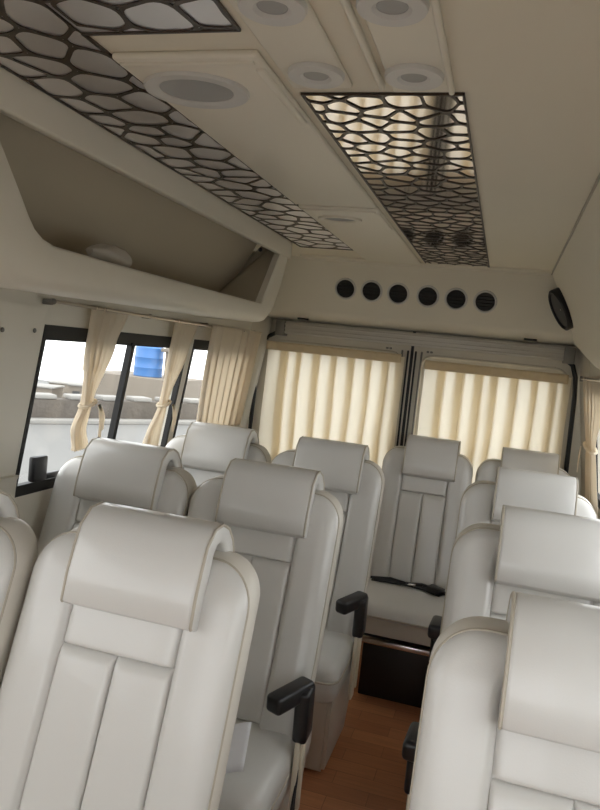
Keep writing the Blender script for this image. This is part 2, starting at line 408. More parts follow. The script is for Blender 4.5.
# ------------------------------------------------------------------ ceiling fittings
def clip(poly, p, n):
    out = []
    for i in range(len(poly)):
        a, b = poly[i], poly[(i+1) % len(poly)]
        da = (a[0]-p[0])*n[0]+(a[1]-p[1])*n[1]; db = (b[0]-p[0])*n[0]+(b[1]-p[1])*n[1]
        if da <= 0: out.append(a)
        if (da < 0 < db) or (db < 0 < da):
            t = da/(da-db); out.append((a[0]+(b[0]-a[0])*t, a[1]+(b[1]-a[1])*t))
    return out
def lattice(x0, x1, y0, y1, sx, sy, bar, filt=None, seed=1):
    R = random.Random(seed); pts = []
    nx = int(round((x1-x0)/sx)); ny = int(round((y1-y0)/sy))
    for j in range(-1, ny+2):
        for i in range(-1, nx+2):
            pts.append((x0+(i+.5+(.5 if j % 2 else 0)+R.uniform(-.36, .36))*(x1-x0)/nx, y0+(j+.5+R.uniform(-.36, .36))*(y1-y0)/ny))
    bm = B(); H = .0015
    for p in pts:
        poly = [(x0, y0), (x1, y0), (x1, y1), (x0, y1)]
        for q in pts:
            if q is p: continue
            dx, dy = q[0]-p[0], q[1]-p[1]
            if dx*dx+dy*dy > (3.2*max(sx, sy))**2: continue
            poly = clip(poly, ((p[0]+q[0])/2, (p[1]+q[1])/2), (dx, dy))
            if len(poly) < 3: break
        if len(poly) < 3: continue
        if filt:
            poly = filt(poly)
            if len(poly) < 3: continue
        area = abs(sum(poly[i][0]*poly[(i+1) % len(poly)][1]-poly[(i+1) % len(poly)][0]*poly[i][1] for i in range(len(poly))))/2
        if area < .0004: continue
        # resample
        Mn = 28; seg = []; tot = 0
        for i in range(len(poly)):
            a, b = poly[i], poly[(i+1) % len(poly)]; l = math.hypot(b[0]-a[0], b[1]-a[1]); seg.append((a, b, l)); tot += l
        out = []
        for k in range(Mn):
            d = tot*k/Mn
            for a, b, l in seg:
                if d <= l: out.append((a[0]+(b[0]-a[0])*d/max(l, 1e-9), a[1]+(b[1]-a[1])*d/max(l, 1e-9))); break
                d -= l
            else: out.append(seg[-1][1])
        cx = sum(a for a, _ in out)/Mn; cy = sum(b for _, b in out)/Mn
        rad = math.sqrt(area/PI)
        inn = out[:]
        for _ in range(2): inn = [((inn[i-1][0]+2*inn[i][0]+inn[(i+1) % Mn][0])/4, (inn[i-1][1]+2*inn[i][1]+inn[(i+1) % Mn][1])/4) for i in range(Mn)]
        bw = bar*R.uniform(.75, 1.3)
        inn = [(a+(cx-a)*min(.5, bw/max(math.hypot(a-cx, b-cy), 1e-6)), b+(cy-b)*min(.5, bw/max(math.hypot(a-cx, b-cy), 1e-6))) for a, b in inn]
        rows = [[(a, b, 0) for a, b in out], [(a, b, 0) for a, b in inn], [(a, b, H) for a, b in inn], [(a, b, H) for a, b in out]]
        sheet(bm, rows, True)
    return bm
def frame_bars(loop, w, z0, z1):
    # thin rectangular edging along an axis-aligned closed loop
    bm = B()
    for i in range(len(loop)):
        a, b = loop[i], loop[(i+1) % len(loop)]
        rbox(bm, (min(a[0], b[0])-w, min(a[1], b[1])-w, z0), (max(a[0], b[0])+w, max(a[1], b[1])+w, z1), .001, 1)
    return bm
ZL = 1.9035
# left L-shaped grille
GX0, GX1, GXF, GYF, GYE = -.938, -.694, -.432, .985, 3.04
def filtL(poly):
    if max(p[1] for p in poly) <= GYF: return poly
    if min(p[1] for p in poly) < GYF:
        c = sum(p[0] for p in poly)/len(poly)
        if c > GX1+.02: return clip(poly, (0, GYF), (0, 1))
    return clip(poly, (GX1, 0), (1, 0))
gl = empty('ceiling_grille', (0, 0, ZL)); tag(gl, 'long L-shaped ceiling panel of dark branching lattice over mirror, beside the luggage bin', 'ceiling grille', 'lattice ceiling panels')
finish('lattice', lattice(GX0, GXF, .30, GYE, .105, .085, .0048, filtL, 3), M['lattice'], gl, 30)
bm = B(); rbox(bm, (GX0, .30, .0022), (GX1, GYE, .004)); rbox(bm, (GX1, .30, .0022), (GXF, GYF, .004)); finish('mirror_backing', bm, M['satin'], gl, 0)
finish('edging', frame_bars([(GX0, .30), (GXF, .30), (GXF, GYF), (GX1, GYF), (GX1, GYE), (GX0, GYE)], .003, -.001, .0042), M['lattice'], gl, 0)
g2 = empty('ceiling_grille', (0, 0, ZL)); tag(g2, 'rectangular ceiling panel of dark lattice over bright mirror, behind the four small downlights', 'ceiling grille', 'lattice ceiling panels')
RX0, RX1, RY0, RY1 = -.408, -.122, 1.235, 3.37
finish('lattice', lattice(RX0, RX1, RY0, RY1, .076, .053, .0027, None, 9), M['lattice'], g2, 30)
bm = B(); rbox(bm, (RX0, RY0, .0022), (RX1, RY1, .004)); finish('mirror_backing', bm, M['mirror'], g2, 0)
finish('edging', frame_bars([(RX0, RY0), (RX1, RY0), (RX1, RY1), (RX0, RY1)], .002, -.001, .0042), M['lattice'], g2, 0)

# central raised panels
def panel(name, label, x0, x1, y0, y1, z0=1.896, bev=.006, cat='ceiling panel', group=None):
    c = ((x0+x1)/2, (y0+y1)/2, z0)
    bm = B(); rbox(bm, (x0-c[0], y0-c[1], 0), (x1-c[0], y1-c[1], 1.909-z0), bev, 3)
    o = finish(name, bm, M['ceiling'], None, 35); o.location = c; tag(o, label, cat, group); return o
p1 = panel('ceiling_panel', 'flat cream raised ceiling panel carrying the large oval speaker', -.688, -.428, 1.055, 2.125)
p2 = panel('ceiling_panel', 'flat cream raised ceiling panel nearest the rear doors, carrying the small oval speaker', -.688, -.428, 2.155, 3.29)
for p, (ya, yb) in ((p1, (1.10, 1.36)), (p2, (2.2, 2.45))):
    bm = B(); cx, cy, cz = p.location
    rbox(bm, (-.435-cx-.012, ya-cy, -.005), (-.435-cx+.004, yb-cy, .004), .004, 3); finish('edge_rib', bm, M['ceiling'], p)
    bm = B(); rbox(bm, (-.68-cx, ya-.03-cy, -.004), (-.44-cx, ya-.018-cy, .002), .002, 2); finish('cross_rib', bm, M['ceiling'], p)
for c, a, b, lab in (((-.592, 1.188), .098, .082, 'large oval grey speaker with white rim in the ceiling near the bin'),
                     ((-.585, 2.31), .075, .05, 'small oval speaker flush in the ceiling panel nearest the rear doors')):
    s = empty('ceiling_speaker', (c[0], c[1], 1.8965)); tag(s, lab, 'ceiling speaker')
    bm = B(); ring(bm, (0, 0, 0), 1, .70, .007, 40, a, b*1.0); finish('rim', bm, M['ring'] if a > .09 else M['ceiling'], s)
    bm = B(); rows = [[(math.cos(2*PI*k/40)*a*.72*r, math.sin(2*PI*k/40)*b*.72*r, -.002-.002*(1-r)) for r in (1, .6, .1)] for k in range(41)]
    vv = sheet(bm, rows); bmesh.ops.remove_doubles(bm, verts=bm.verts, dist=1e-6); bmesh.ops.holes_fill(bm, edges=bm.edges, sides=45); finish('speaker_mesh', bm, M['speaker'], s)
# downlight strips
d1 = panel('ceiling_panel', 'narrow raised cream ceiling strip holding the left pair of downlights', -.412, -.305, .2, 1.195, 1.899, .005)
d2 = panel('ceiling_panel', 'narrow raised cream ceiling strip holding the right pair of downlights', -.238, -.142, .2, 1.215, 1.899, .005)
bm = B(); rbox(bm, (-.145, .2, 1.897), (-.135, 1.222, 1.909), .004, 3); o = finish('ceiling_rib', bm, M['ceiling']); tag(o, 'slim raised cream rib along the right edge of the downlights', 'ceiling rib')
bm = B(); rbox(bm, (-.260, .2, 1.897), (-.250, 1.20, 1.909), .004, 3); o = finish('ceiling_rib', bm, M['ceiling']); tag(o, 'slim raised cream rib between the two pairs of downlights', 'ceiling rib')
for (x, y), lab in zip([(-.352, 1.13), (-.193, 1.14), (-.352, .905), (-.193, .915)],
        ['round downlight at the front left corner of the mirrored right grille', 'round downlight at the front right corner of the mirrored right grille',
         'round downlight cut by the top of the photo, left of the two there', 'round downlight cut by the top of the photo, right of the two there']):
    d = empty('downlight', (x, y, 1.8995)); tag(d, lab, 'downlight', 'four small ceiling downlights')
    bm = B(); ring(bm, (0, 0, 0), .047, .021, .008, 36); finish('trim_ring', bm, M['ring'], d)
    bm = B(); disc(bm, (0, 0, 0), .0215, .004, 24); finish('lens', bm, M['lens'], d)

# ------------------------------------------------------------------ left luggage bin
bn = empty('luggage_bin', (0, 0, 0)); tag(bn, 'cream overhead luggage bin with long open front above left windows', 'luggage bin')
XB = -.945
# fascia lip under the ceiling edge
bm = B(); rbox(bm, (XB-.022, .2, 1.832), (XB+.004, 2.93, 1.909), .006, 3); finish('top_lip', bm, M['ceiling'], bn)
# face frame
def arc(cx, cz, r, a0, a1, n): return [(cx+r*math.cos(a0+(a1-a0)*k/n), cz+r*math.sin(a0+(a1-a0)*k/n)) for k in range(n+1)]
inner = [(1.075, 1.838), (1.10, 1.80), (1.145, 1.745), (1.19, 1.69), (1.215, 1.658), (1.235, 1.637), (1.262, 1.622), (1.30, 1.614), (1.5, 1.612), (2.0, 1.612), (2.5, 1.612), (2.625, 1.613), (2.68, 1.683), (2.74, 1.76), (2.80, 1.838)]
outer = [(.90, 1.88), (.90, 1.80), (.93, 1.72), (.97, 1.64), (1.01, 1.58), (1.07, 1.548), (1.15, 1.532), (1.25, 1.527), (1.5, 1.530), (2.0, 1.540), (2.5, 1.550), (2.70, 1.552), (2.79, 1.60), (2.875, 1.72), (2.955, 1.88)]
def xo(z): return XB - max(0, 1.62-z)*.28
bm = B()
mid = [((a[0]*.3+b[0]*.7), (a[1]*.3+b[1]*.7)) for a, b in zip(inner, outer)]
rows = [[(XB-.03, p[0], p[1]) for p in inner], [(XB-.005, p[0], p[1]) for p in inner], [(XB+.001, p[0]+(q[0]-p[0])*.08, p[1]+(q[1]-p[1])*.08) for p, q in zip(inner, outer)],
        [(XB, p[0], p[1]) for p in mid], [(XB-.012, p[0], p[1]) for p in outer], [(XB-.03, p[0]*1.0, p[1]-.008) for p in outer], [(XB-.06, p[0], p[1]-.012) for p in outer]]
sheet(bm, rows); finish('face_frame', bm, M['ceiling'], bn, 50)
# forward column of the frame
bm = B()
cols = [[(XB-.012, p[0], p[1]), (XB-.014, p[0]-.04, p[1]-.0), (XB-.035, p[0]-.10, p[1]), (XB-.09, p[0]-.16, p[1]), (XB-.3, p[0]-.22, p[1])] for p in [(.90, 1.91)]+outer[:5]+[(1.03, 1.53)]]
sheet(bm, cols); finish('front_column', bm, M['ceiling'], bn, 60)
# underside back to the wall
bm = B()
sheet(bm, [[(XB-.06, y, z-.012), (XB-.12, y, z-.012), (-1.262, y, 1.53+(z-1.53)*.6)] for y, z in [(.7, 1.535)]+outer[5:12]] ); finish('underside', bm, M['ceiling'], bn, 60)
# rear end: skin turning back to the wall
bm = B(); sheet(bm, [[(XB-.06, p[0], p[1]-.01), (-1.10, p[0]+.06, p[1]-.01), (-1.26, p[0]+.1, p[1]-.01)] for p in outer[11:]]); finish('rear_skin', bm, M['ceiling'], bn, 60)
# lining
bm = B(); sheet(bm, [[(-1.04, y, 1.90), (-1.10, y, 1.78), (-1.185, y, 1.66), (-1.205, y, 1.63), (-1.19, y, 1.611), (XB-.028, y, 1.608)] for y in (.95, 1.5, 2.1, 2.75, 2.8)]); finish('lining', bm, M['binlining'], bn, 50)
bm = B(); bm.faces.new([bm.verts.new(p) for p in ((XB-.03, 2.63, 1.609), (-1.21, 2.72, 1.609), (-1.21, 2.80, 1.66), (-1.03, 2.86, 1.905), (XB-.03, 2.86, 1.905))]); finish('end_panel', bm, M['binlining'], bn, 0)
bm = B(); bmesh.ops.create_uvsphere(bm, u_segments=12, v_segments=8, radius=.009)
for v in bm.verts: v.co += Vector((-1.035, 2.79, 1.845))
finish('screw', bm, M['alu_dark'], bn)
# pale bundle lying in the bin
bm = B(); rows = []
R = random.Random(4)
for i in range(13):
    v = i/12; L_ = []
    for k in range(16):
        a = 2*PI*k/16; r = math.sin(PI*cl(v, .03, .97))**.5*(1+.15*math.sin(3*a+5*v)+R.uniform(-.05, .05))
        L_.append((-1.06+math.cos(a)*.035*r, 1.60+.20*v, 1.645+math.sin(a)*.030*r))
    rows.append(L_)
loft(bm, rows); o = finish('cloth_bundle', bm, M['paper'] if False else M['shell'], None, 60); tag(o, 'small pale crumpled bundle lying on the floor of the overhead bin', 'bundle')

# ------------------------------------------------------------------ seats
def bdist(x, z, base, zt, z0, r):
    dx = base-abs(x); dz = zt-z
    d = r-math.hypot(r-dx, r-dz) if (dx < r and dz < r) else min(dx, dz)
    return max(0, d)
SL = .34
def y0f(z): return .05 + SL*(z-.95)
ZB, ZT, BASE, RC = .43, 1.042, .227, .08
def hwf(z):
    b = BASE - .012*sm((.62-z)/.2)
    if z > ZT-RC: b = b-RC+math.sqrt(max(0, RC*RC-(z-(ZT-RC))**2))
    return b
def edge(d, e): t = cl(1-d/e); return e*(1-math.sqrt(max(0, 1-t*t)))
def make_seat(base_h=.31, low_gap=False):
    global SL
    SL = .2 if low_gap else .34
    s = empty('bus_seat')
    # backrest: padded front with side bolsters
    nz, nx = 44, 64; rows = []
    zs = [ZB+(ZT-ZB)*(1-(1-i/nz)**1.35) for i in range(nz+1)]
    for z in zs:
        h = hwf(z); r = []
        for j in range(nx+1):
            u = math.sin((j/nx*2-1)*PI/2*.98)/math.sin(PI/2*.98); x = u*h
            y = y0f(z)+edge(bdist(x, z, BASE-.012*sm((.62-z)/.2), ZT, ZB, RC), .024)
            ax = abs(x)
            if ax > .1175: y -= .009*cl((ax-.1175)/.010)**.5*sm((BASE-ax)/.05)*sm((1.04-z)/.06)
            else: y += .012*sm((.1175-ax)/.003)*sm((1.0-z)/.03)
            r.append((x, y, z))
        rows.append(r)
    bm = B(); vv = sheet(bm, rows)
    per = [v for v in vv[0]] + [q[-1] for q in vv[1:]] + vv[-1][-2::-1] + [q[0] for q in vv[-2:0:-1]]
    back = [bm.verts.new((v.co.x, y0f(v.co.z)+.06, v.co.z)) for v in per]
    for i in range(len(per)):
        k = (i+1) % len(per); bm.faces.new((per[i], per[k], back[k], back[i]))
    finish('backrest', bm, M['leather'], s, 60)
    # panels
    def pad(name, x0, x1, z0, z1, nxx, nzz, amp, seams=()):
        rows = []
        cuts = [x0]+list(seams)+[x1]
        for i in range(nzz+1):
            v = i/nzz; v = .5-.5*math.cos(PI*v); z = z0+(z1-z0)*v; r = []
            pz = (1-abs(2*v-1)**40)
            for a, b in zip(cuts[:-1], cuts[1:]):
                for j in range(nxx+1):
                    if a != cuts[0] and j == 0: continue
                    u = j/nxx; u = .5-.5*math.cos(PI*u); u = .5-.5*math.cos(PI*u)*1.0; x = a+(b-a)*u
                    r.append((x, y0f(z)+.0125-amp*(1-abs(2*u-1)**20)*pz, z))
            rows.append(r)
        bm = B(); sheet(bm, rows); return finish(name, bm, M['leather'], s, 60)
    pad('centre_panel', -.1175, .1175, .45, .852, 26, 40, .0165, (0,))
    pad('upper_panel', -.1175, .1175, .8535, 1.0, 36, 24, .0145)
    # beige rear shell
    def outl(off, z0):
        P = []; n = 10
        b = BASE+off; zt = ZT+off; r = RC+off*.5
        P += [(-b+.012, z0), (-b, .62), (-b, .8)]
        P += [(-b+r+r*math.cos(PI-k/n*PI/2), zt-r+r*math.sin(PI-k/n*PI/2)) for k in range(n+1)]
        P += [(b-r+r*math.cos(PI/2-k/n*PI/2), zt-r+r*math.sin(PI/2-k/n*PI/2)) for k in range(n+1)]
        P += [(b, .8), (b, .62), (b-.012, z0)]
        return P
    bm = B()
    loft(bm, [[(x, y0f(z)+d, z) for x, z in outl(o_, .33)] for o_, d in ((-.003, .024), (.001, .03), (.003, .075), (-.004, .10), (-.03, .112))])
    finish('rear_shell', bm, M['shell'], s, 40)
    for dd, nm in ((.0235, 'piping'),):
        bm = B(); tube(bm, [(x, y0f(z)+dd, z) for x, z in outl(0, .44)], .0028, 6); finish(nm, bm, M['piping'], s)
    # headrest flap draped over the top
    cp = [(.022, .938), (.034, .985), (.050, 1.03), (.064, 1.066), (.086, 1.086), (.112, 1.089), (.138, 1.078), (.158, 1.055), (.172, 1.02)]
    cp = [(y+.004, z) for y, z in cp]
    ht = [.024, .026, .026, .024, .021, .019, .018, .018, .018]
    def sect(x, k, sh):
        P = [Vector(c) for c in cp]; f = []; b = []
        for i, p in enumerate(P):
            d = (P[min(i+1, len(P)-1)]-P[max(i-1, 0)]).normalized(); n = Vector((-d.y, d.x))
            f.append(p+n*ht[i]*k); b.append(p-n*ht[i]*k)
        d0 = (P[0]-P[1]).normalized(); d1 = (P[-1]-P[-2]).normalized()
        lp = [P[0]+d0*sh*.004+ (f[0]-P[0])*.8] + f + [P[-1]+d1*.014*k] + b[::-1] + [P[0]+d0*.010*k+(b[0]-P[0])*.5]
        return [(x, q.x, q.y) for q in lp]
    W = .133; loops = []
    for t, k in ((-1, .55), (-.985, .78), (-.96, .93), (-.92, 1), (-.5, 1.03), (0, 1.04), (.5, 1.03), (.92, 1), (.96, .93), (.985, .78), (1, .55)):
        loops.append(sect(W*t, k, k))
    bm = B(); loft(bm, loops)
    hd = finish('headrest', bm, M['leather'], s, 50); hd.location = (HX, 0, 0)
    for sg in (-1, 1):
        bm = B(); pts = [(sg*W*.985, y, z) for _, y, z in sect(0, .86, .8)[:len(cp)+1]]
        tube(bm, pts, .0032, 6); finish('piping', bm, M['piping'], hd)
    # cushion
    hx, ya, yb = .226, -.40, .03; nx, ny = 28, 26; rows = []
    for j in range(ny+1):
        y = ya+(yb-ya)*(.5-.5*math.cos(PI*j/ny)); r = []
        for i in range(nx+1):
            x = hx*math.sin((i/nx*2-1)*PI/2)
            dx, dy, rc = hx-abs(x), y-ya, .05
            d = max(0, rc-math.hypot(rc-dx, rc-dy)) if dx < rc and dy < rc else min(dx, dy)
            if dx < rc and dy < rc:       # pull the corner round
                k = math.hypot(rc-dx, rc-dy)
                if k > rc: 
                    qx = (hx-rc)+(rc-dx)/k*rc; qy = ya+rc-(rc-dy)/k*rc; x_, y_ = math.copysign(qx, x), qy
                else: x_, y_ = x, y
            else: x_, y_ = x, y
            z = .44 - edge(d, .045) + .012*math.sin(PI*cl((y-ya)/(yb-ya)))
            z -= .007*math.exp(-((abs(x)-.125)/.006)**2)
            r.append((x_, y_, z))
        rows.append(r)
    bm = B(); vv = sheet(bm, rows)
    per = vv[0] + [q[-1] for q in vv[1:]] + vv[-1][-2::-1] + [q[0] for q in vv[-2:0:-1]]
    prev = per
    for dz, k in (((.405, 1.0), (.392, .985), (.386, .95)) if low_gap else ((.355, 1.0), (.325, .985), (.312, .95))):
        cur = [bm.verts.new((v.co.x*k, (v.co.y+.18)*k-.18, dz)) for v in per]
        for i in range(len(per)):
            q = (i+1) % len(per); bm.faces.new((prev[i], prev[q], cur[q], cur[i]))
        prev = cur
    bm.faces.new(prev)
    cu = finish('cushion', bm, M['leather'], s, 50)
    bm = B(); zp = .40 if low_gap else .384; P = [(-.224, -.05, zp), (-.2255, -.3, zp)]
    for k in range(7): a = PI+k/6*PI/2; P.append((-.1765+.05*math.cos(a), -.351+.05*math.sin(a), zp))
    P += [(-x, y, z) for x, y, z in P[::-1]]
    tube(bm, P, .0035, 6); finish('piping', bm, M['piping'], cu)
    # plinth
    bm = B()
    z0 = .305 if low_gap else 0; z1 = .39 if low_gap else .316
    hexa(bm, [(-.19, -.36 if low_gap else -.27, z0), (.19, -.36 if low_gap else -.27, z0), (.19, .06, z0), (-.19, .06, z0),
              (-.21, -.365, z1), (.21, -.365, z1), (.21, .09, z1), (-.21, .09, z1)])
    bmesh.ops.bevel(bm, geom=bm.edges[:], offset=.012, segments=2, affect='EDGES')
    finish('seat_base', bm, M['shell'], s, 40)
    return s
HX = .017
def armrest(s, sx):
    # black folding armrest on a cream bracket at the aisle side
    x = sx*.240
    rot = Matrix.Rotation(math.radians(-24 if sx > 0 else -4), 3, 'Z') @ Matrix.Rotation(math.radians(3), 3, 'X')
    bm = B(); rbox(bm, (x-.024, -.275 if sx > 0 else -.235, .575), (x+.024, -.135, .622), .012, 3, rot, (x, -.135, .6))
    a = finish('armrest', bm, M['black'], s)
    bm = B(); rbox(bm, (x-.019, -.19, .470), (x+.019, -.122, .61), .010, 3, Matrix.Rotation(math.radians(6), 3, 'X'), (x, -.15, .5)); finish('armrest_arm', bm, M['black'], a)
    bm = B(); rbox(bm, (x-.009, -.185, .24), (x+.004, -.135, .48), .004); rbox(bm, (x+.004, -.17, .28), (x+.013, -.148, .475), .003)
    finish('armrest_bracket', bm, M['cream_metal'], s)
def belt(s, sx, kind):
    if kind == 'hang':
        x = sx*.236
        bm = B(); ribbon(bm, [(x, -.10, .47), (x-.004*sx, -.125, .45), (x+.004*sx, -.15, .42), (x+.008*sx, -.165, .37), (x+.006*sx, -.18, .31), (x+.010*sx, -.19, .24)], (0, 1, .2), .034, .004, (1, 0, 0))
        b = finish('seat_belt', bm, M['webbing'], s)
        bm = B(); rbox(bm, (x-.004, -.21, .16), (x+.018, -.165, .25), .005); finish('buckle', bm, M['black'], b)
        bm = B(); rbox(bm, (x+.0, -.203, .245), (x+.014, -.172, .265), .002); finish('buckle_tongue', bm, M['chrome'], b)
    elif kind == 'lap':
        bm = B(); ribbon(bm, [(-.19, -.085, .452), (-.12, -.09, .458), (0, -.085, .457), (.08, -.10, .458), (.13, -.11, .459), (.17, -.115, .46), (.215, -.13, .45)], (0, 1, .05), .032, .006, (0, 0, 1))
        tube(bm, [(-.2, -.07, .455), (-.1, -.065, .464), (-.02, -.10, .466), (.06, -.07, .465), (.12, -.10, .468)], .006, 6)
        b = finish('seat_belt', bm, M['webbing'], s)
        bm = B(); rbox(bm, (.09, -.15, .452), (.17, -.10, .484), .007, 2, Matrix.Rotation(-.5, 3, 'Z')); finish('buckle', bm, M['black'], b)
        bm = B(); rbox(bm, (-.02, -.10, .458), (.03, -.075, .468), .002); finish('buckle_tongue', bm, M['chrome'], b)
    elif kind == 'side':
        bm = B(); ribbon(bm, [(.10, -.06, .452), (.15, -.085, .461), (.19, -.09, .46), (.222, -.095, .44), (.238, -.10, .40)], (0, 1, 0), .036, .005, (.1, 0, 1))
        finish('seat_belt', bm, M['webbing'], s)

G = 'cream leather bus seats'
seat0 = make_seat()
P_ = .725
LA, LWX, RXC = -.620, -1.087, .158
spec = [
 # x, y, z-scale x, armrest side, belt, label
 (LA, 1.10, 1, 1, 'hang', 'large cream leather seat in the left foreground, nearest of the left aisle seats'),
 (LA, 1.10+P_, 1, 1, 'hang', 'cream leather left aisle seat second from the front, white paper on its cushion'),
 (LA, 1.10+2*P_, 1, 1, 'side', 'third cream left aisle seat back, in front of the left rear door curtain'),
 (LWX, 1.05, 1, 0, None, 'cream leather seat cut off by the left photo edge, only its side showing'),
 (LWX, 1.10+P_, 1, 0, None, 'cream leather seat beside the large left window and the first tied curtain'),
 (LWX, 1.10+2*P_, 1, 0, None, 'cream leather window seat below the wide hanging side curtain, farthest back on the left'),
 (RXC+.012, 1.015, 1, -1, 'hang', 'cream leather seat in the lower right foreground, nearest on the right'),
 (RXC-.003, 1.015+P_, 1, -1, 'side', 'cream leather seat second from the front on the right side'),
 (RXC-.022, 1.015+2*P_, 1, -1, 'side', 'cream leather seat third from the front on the right side'),
]
seats = []
for i, (x, y, k, arm, bl, lab) in enumerate(spec):
    s = copy_tree(seat0)
    s.location = (x, y, 0); tag(s, lab, 'seat', G); seats.append(s)
    if arm: armrest(s, arm)
    if bl: belt(s, arm, bl)
for o in list(seat0.children_recursive)+[seat0]: bpy.data.objects.remove(o)
rear = make_seat(low_gap=True); rear.location = (-.288, 3.18, 0); rear.scale = (.9, 1, .998)
tag(rear, 'cream rear row seat facing the aisle with black lap belt on its cushion', 'seat', G); belt(rear, 1, 'lap')
rear2 = make_seat(low_gap=True); rear2.location = (.142, 3.19, 0); rear2.scale = (.91, 1, .997)
tag(rear2, 'cream rear row seat mostly hidden behind the right hand seats', 'seat', G)

# footrest under the rear seat
fr = empty('footrest', (-.288, 2.86, 0)); tag(fr, 'low black footrest shelf with chrome front bar under the rear aisle seat', 'footrest')
bm = B(); rbox(bm, (-.16, .02, .245), (.19, .26, .262), .004); finish('shelf', bm, M['black'], fr)
bm = B(); rbox(bm, (-.17, -.015, .255), (.20, .02, .277), .005); finish('front_bar', bm, M['chrome'], fr)
bm = B(); rbox(bm, (-.15, .05, 0), (.185, .25, .246), .006); finish('box_body', bm, M['black'], fr)
bm = B(); rbox(bm, (-.165, -.022, .29), (-.15, -.008, .305), .003); rbox(bm, (-.162, -.018, .27), (-.153, -.01, .295), .001); finish('bar_bolt', bm, M['chrome'], fr)

# white paper
bm = B()
rows = [[(-.492+.05*u, 1.475+.03*v+.012*u, .458+.105*v+.006*math.sin(3*u)) for u in [k/6-.5 for k in range(7)]] for v in [j/6 for j in range(7)]]
vv = sheet(bm, rows)
o = finish('paper_sheet', bm, M['paper'], None, 60); tag(o, 'white paper sheet standing on the second left aisle seat cushion', 'paper')
md = o.modifiers.new('thickness', 'SOLIDIFY'); md.thickness = .0015

# ------------------------------------------------------------------ curtains
def pleat_curtain(name, label, x0, x1, y, z0, z1, seed, n):
    R = random.Random(seed); c = empty(name, ((x0+x1)/2, y, z1))
    tag(c, label, 'curtain', 'pleated rear door curtains')
    path = [(x0, 0)]; x = x0; p = (x1-x0)/n
    for i in range(n):
        w = p*R.uniform(.85, 1.15) if i < n-1 else x1-x
        f = R.uniform(.032, .046)
        q = [(.12, -.005), (.35, -.008), (.6, -.007), (.85, -.004), (1.0, 0)]
        for t, d in q: path.append((x+w*t+ (f*.5 if t == 1 else 0), d))
        path.append((x+w-f*.3, .006)); path.append((x+w-f*.6, .009)); path.append((x+w-f*.1, .013)); path.append((x+w, .010))
        x += w
    rows = []
    for k in range(15):
        v = k/14; z = z1+(z0-z1)*v
        rows.append([((px-c.location.x)*(1-.0*v)+.006*math.sin(6*v+px*9)*v, d*(.5+.7*sm(v*3))+.004*math.sin(px*40+4*v), z-c.location.z) for px, d in path])
    bm = B(); sheet(bm, rows); finish('curtain_cloth', bm, M['curtain'], c, 40)
    bm = B()
    rows = []
    for k in range(4):
        z = .012-.045*k/3
        rows.append([(x0-.004-c.location.x+(x1-x0+.008)*j/60, -.014+.003*math.sin(j*1.7), z) for j in range(61)])
    sheet(bm, rows)
    h = finish('heading_band', bm, M['hem'], c, 60)
    md = h.modifiers.new('thickness', 'SOLIDIFY'); md.thickness = .004
    bm = B(); rows = []
    return c
pleat_curtain('rear_curtain', 'sunlit pleated cream curtain covering the left rear door window', -1.235, -.515, 3.595, .78, 1.465, 2, 8)
pleat_curtain('rear_curtain', 'sunlit pleated cream curtain covering the right rear door window', -.385, .293, 3.595, .78, 1.448, 5, 8)

def tied_curtain(label, f, s, keys, y_tie, folds=6, tie=True, seed=1, amp=.014, off=.03):
    # keys: (z, ya, yb)
    R = random.Random(seed)
    c = empty('side_curtain', (f(keys[0][0])-s*.035, (keys[0][1]+keys[0][2])/2, keys[0][0])); tag(c, label, 'curtain', 'cream side window curtains')
    def interp(z):
        for a, b in zip(keys[:-1], keys[1:]):
            if b[0] <= z <= a[0]:
                t = (a[0]-z)/(a[0]-b[0]); t = sm(t) if tie else t
                return a[1]+(b[1]-a[1])*t, a[2]+(b[2]-a[2])*t
        return keys[-1][1], keys[-1][2]
    rows = []; n = folds*10
    for k in range(41):
        z = keys[0][0]+(keys[-1][0]-keys[0][0])*k/40; ya, yb = interp(z); w = yb-ya
        r = []
        for j in range(n+1):
            u = j/n; ph = u*folds*2*PI+.6*math.sin(5*u+seed)
            a = amp*(.55+.45*math.sin(seed+u*4))*(1 if w > .12 else .8)
            y = ya+w*cl(u+(.24 if w > .12 else .12)/folds*math.sin(ph+1.2))
            r.append((f(z)-s*(off+a*math.sin(ph)) - c.location.x, y-c.location.y, z-c.location.z))
        rows.append(r)
    bm = B(); sheet(bm, rows); cc = finish('curtain_cloth', bm, M['sidecurtain'], c, 60)
    md = cc.modifiers.new('thickness', 'SOLIDIFY'); md.thickness = .0015
    if tie:
        zt, yt, wt = tie
        ya, yb = yt-wt/2, yt+wt/2
        xc = f(zt)-s*.036-c.location.x
        P = [(xc+.020*math.cos(a)*1, yt-c.location.y+(wt/2+.006)*math.sin(a), zt-c.location.z+.010*math.sin(a)) for a in [2*PI*k/20 for k in range(20)]]
        bm = B(); tube(bm, P, .0055, 6, True)
        t = finish('curtain_tie', bm, M['sidecurtain'], c)
        for dy, ln in ((.03, .11), (.045, .085)):
            bm = B(); x = xc-s*.034; y = yt-c.location.y; z = zt-c.location.z
            ribbon(bm, [(x, y+.012, z), (x, y+dy*.7, z-.02), (x, y+dy, z-ln*.5), (x, y+dy*.8+.005, z-ln)], (0, 1, .2), .014, .003, (1, 0, 0)); finish('tie_tail', bm, M['sidecurtain'], t)
tied_curtain('cream curtain tied back across the middle of the large left window', xl, -1, [(1.515, 1.90, 2.12), (1.40, 1.91, 2.08), (1.205, 1.95, 2.01), (1.125, 1.925, 2.005), (1.048, 1.95, 2.04)], 1.97, 5, (1.205, 1.975, .06), 1)
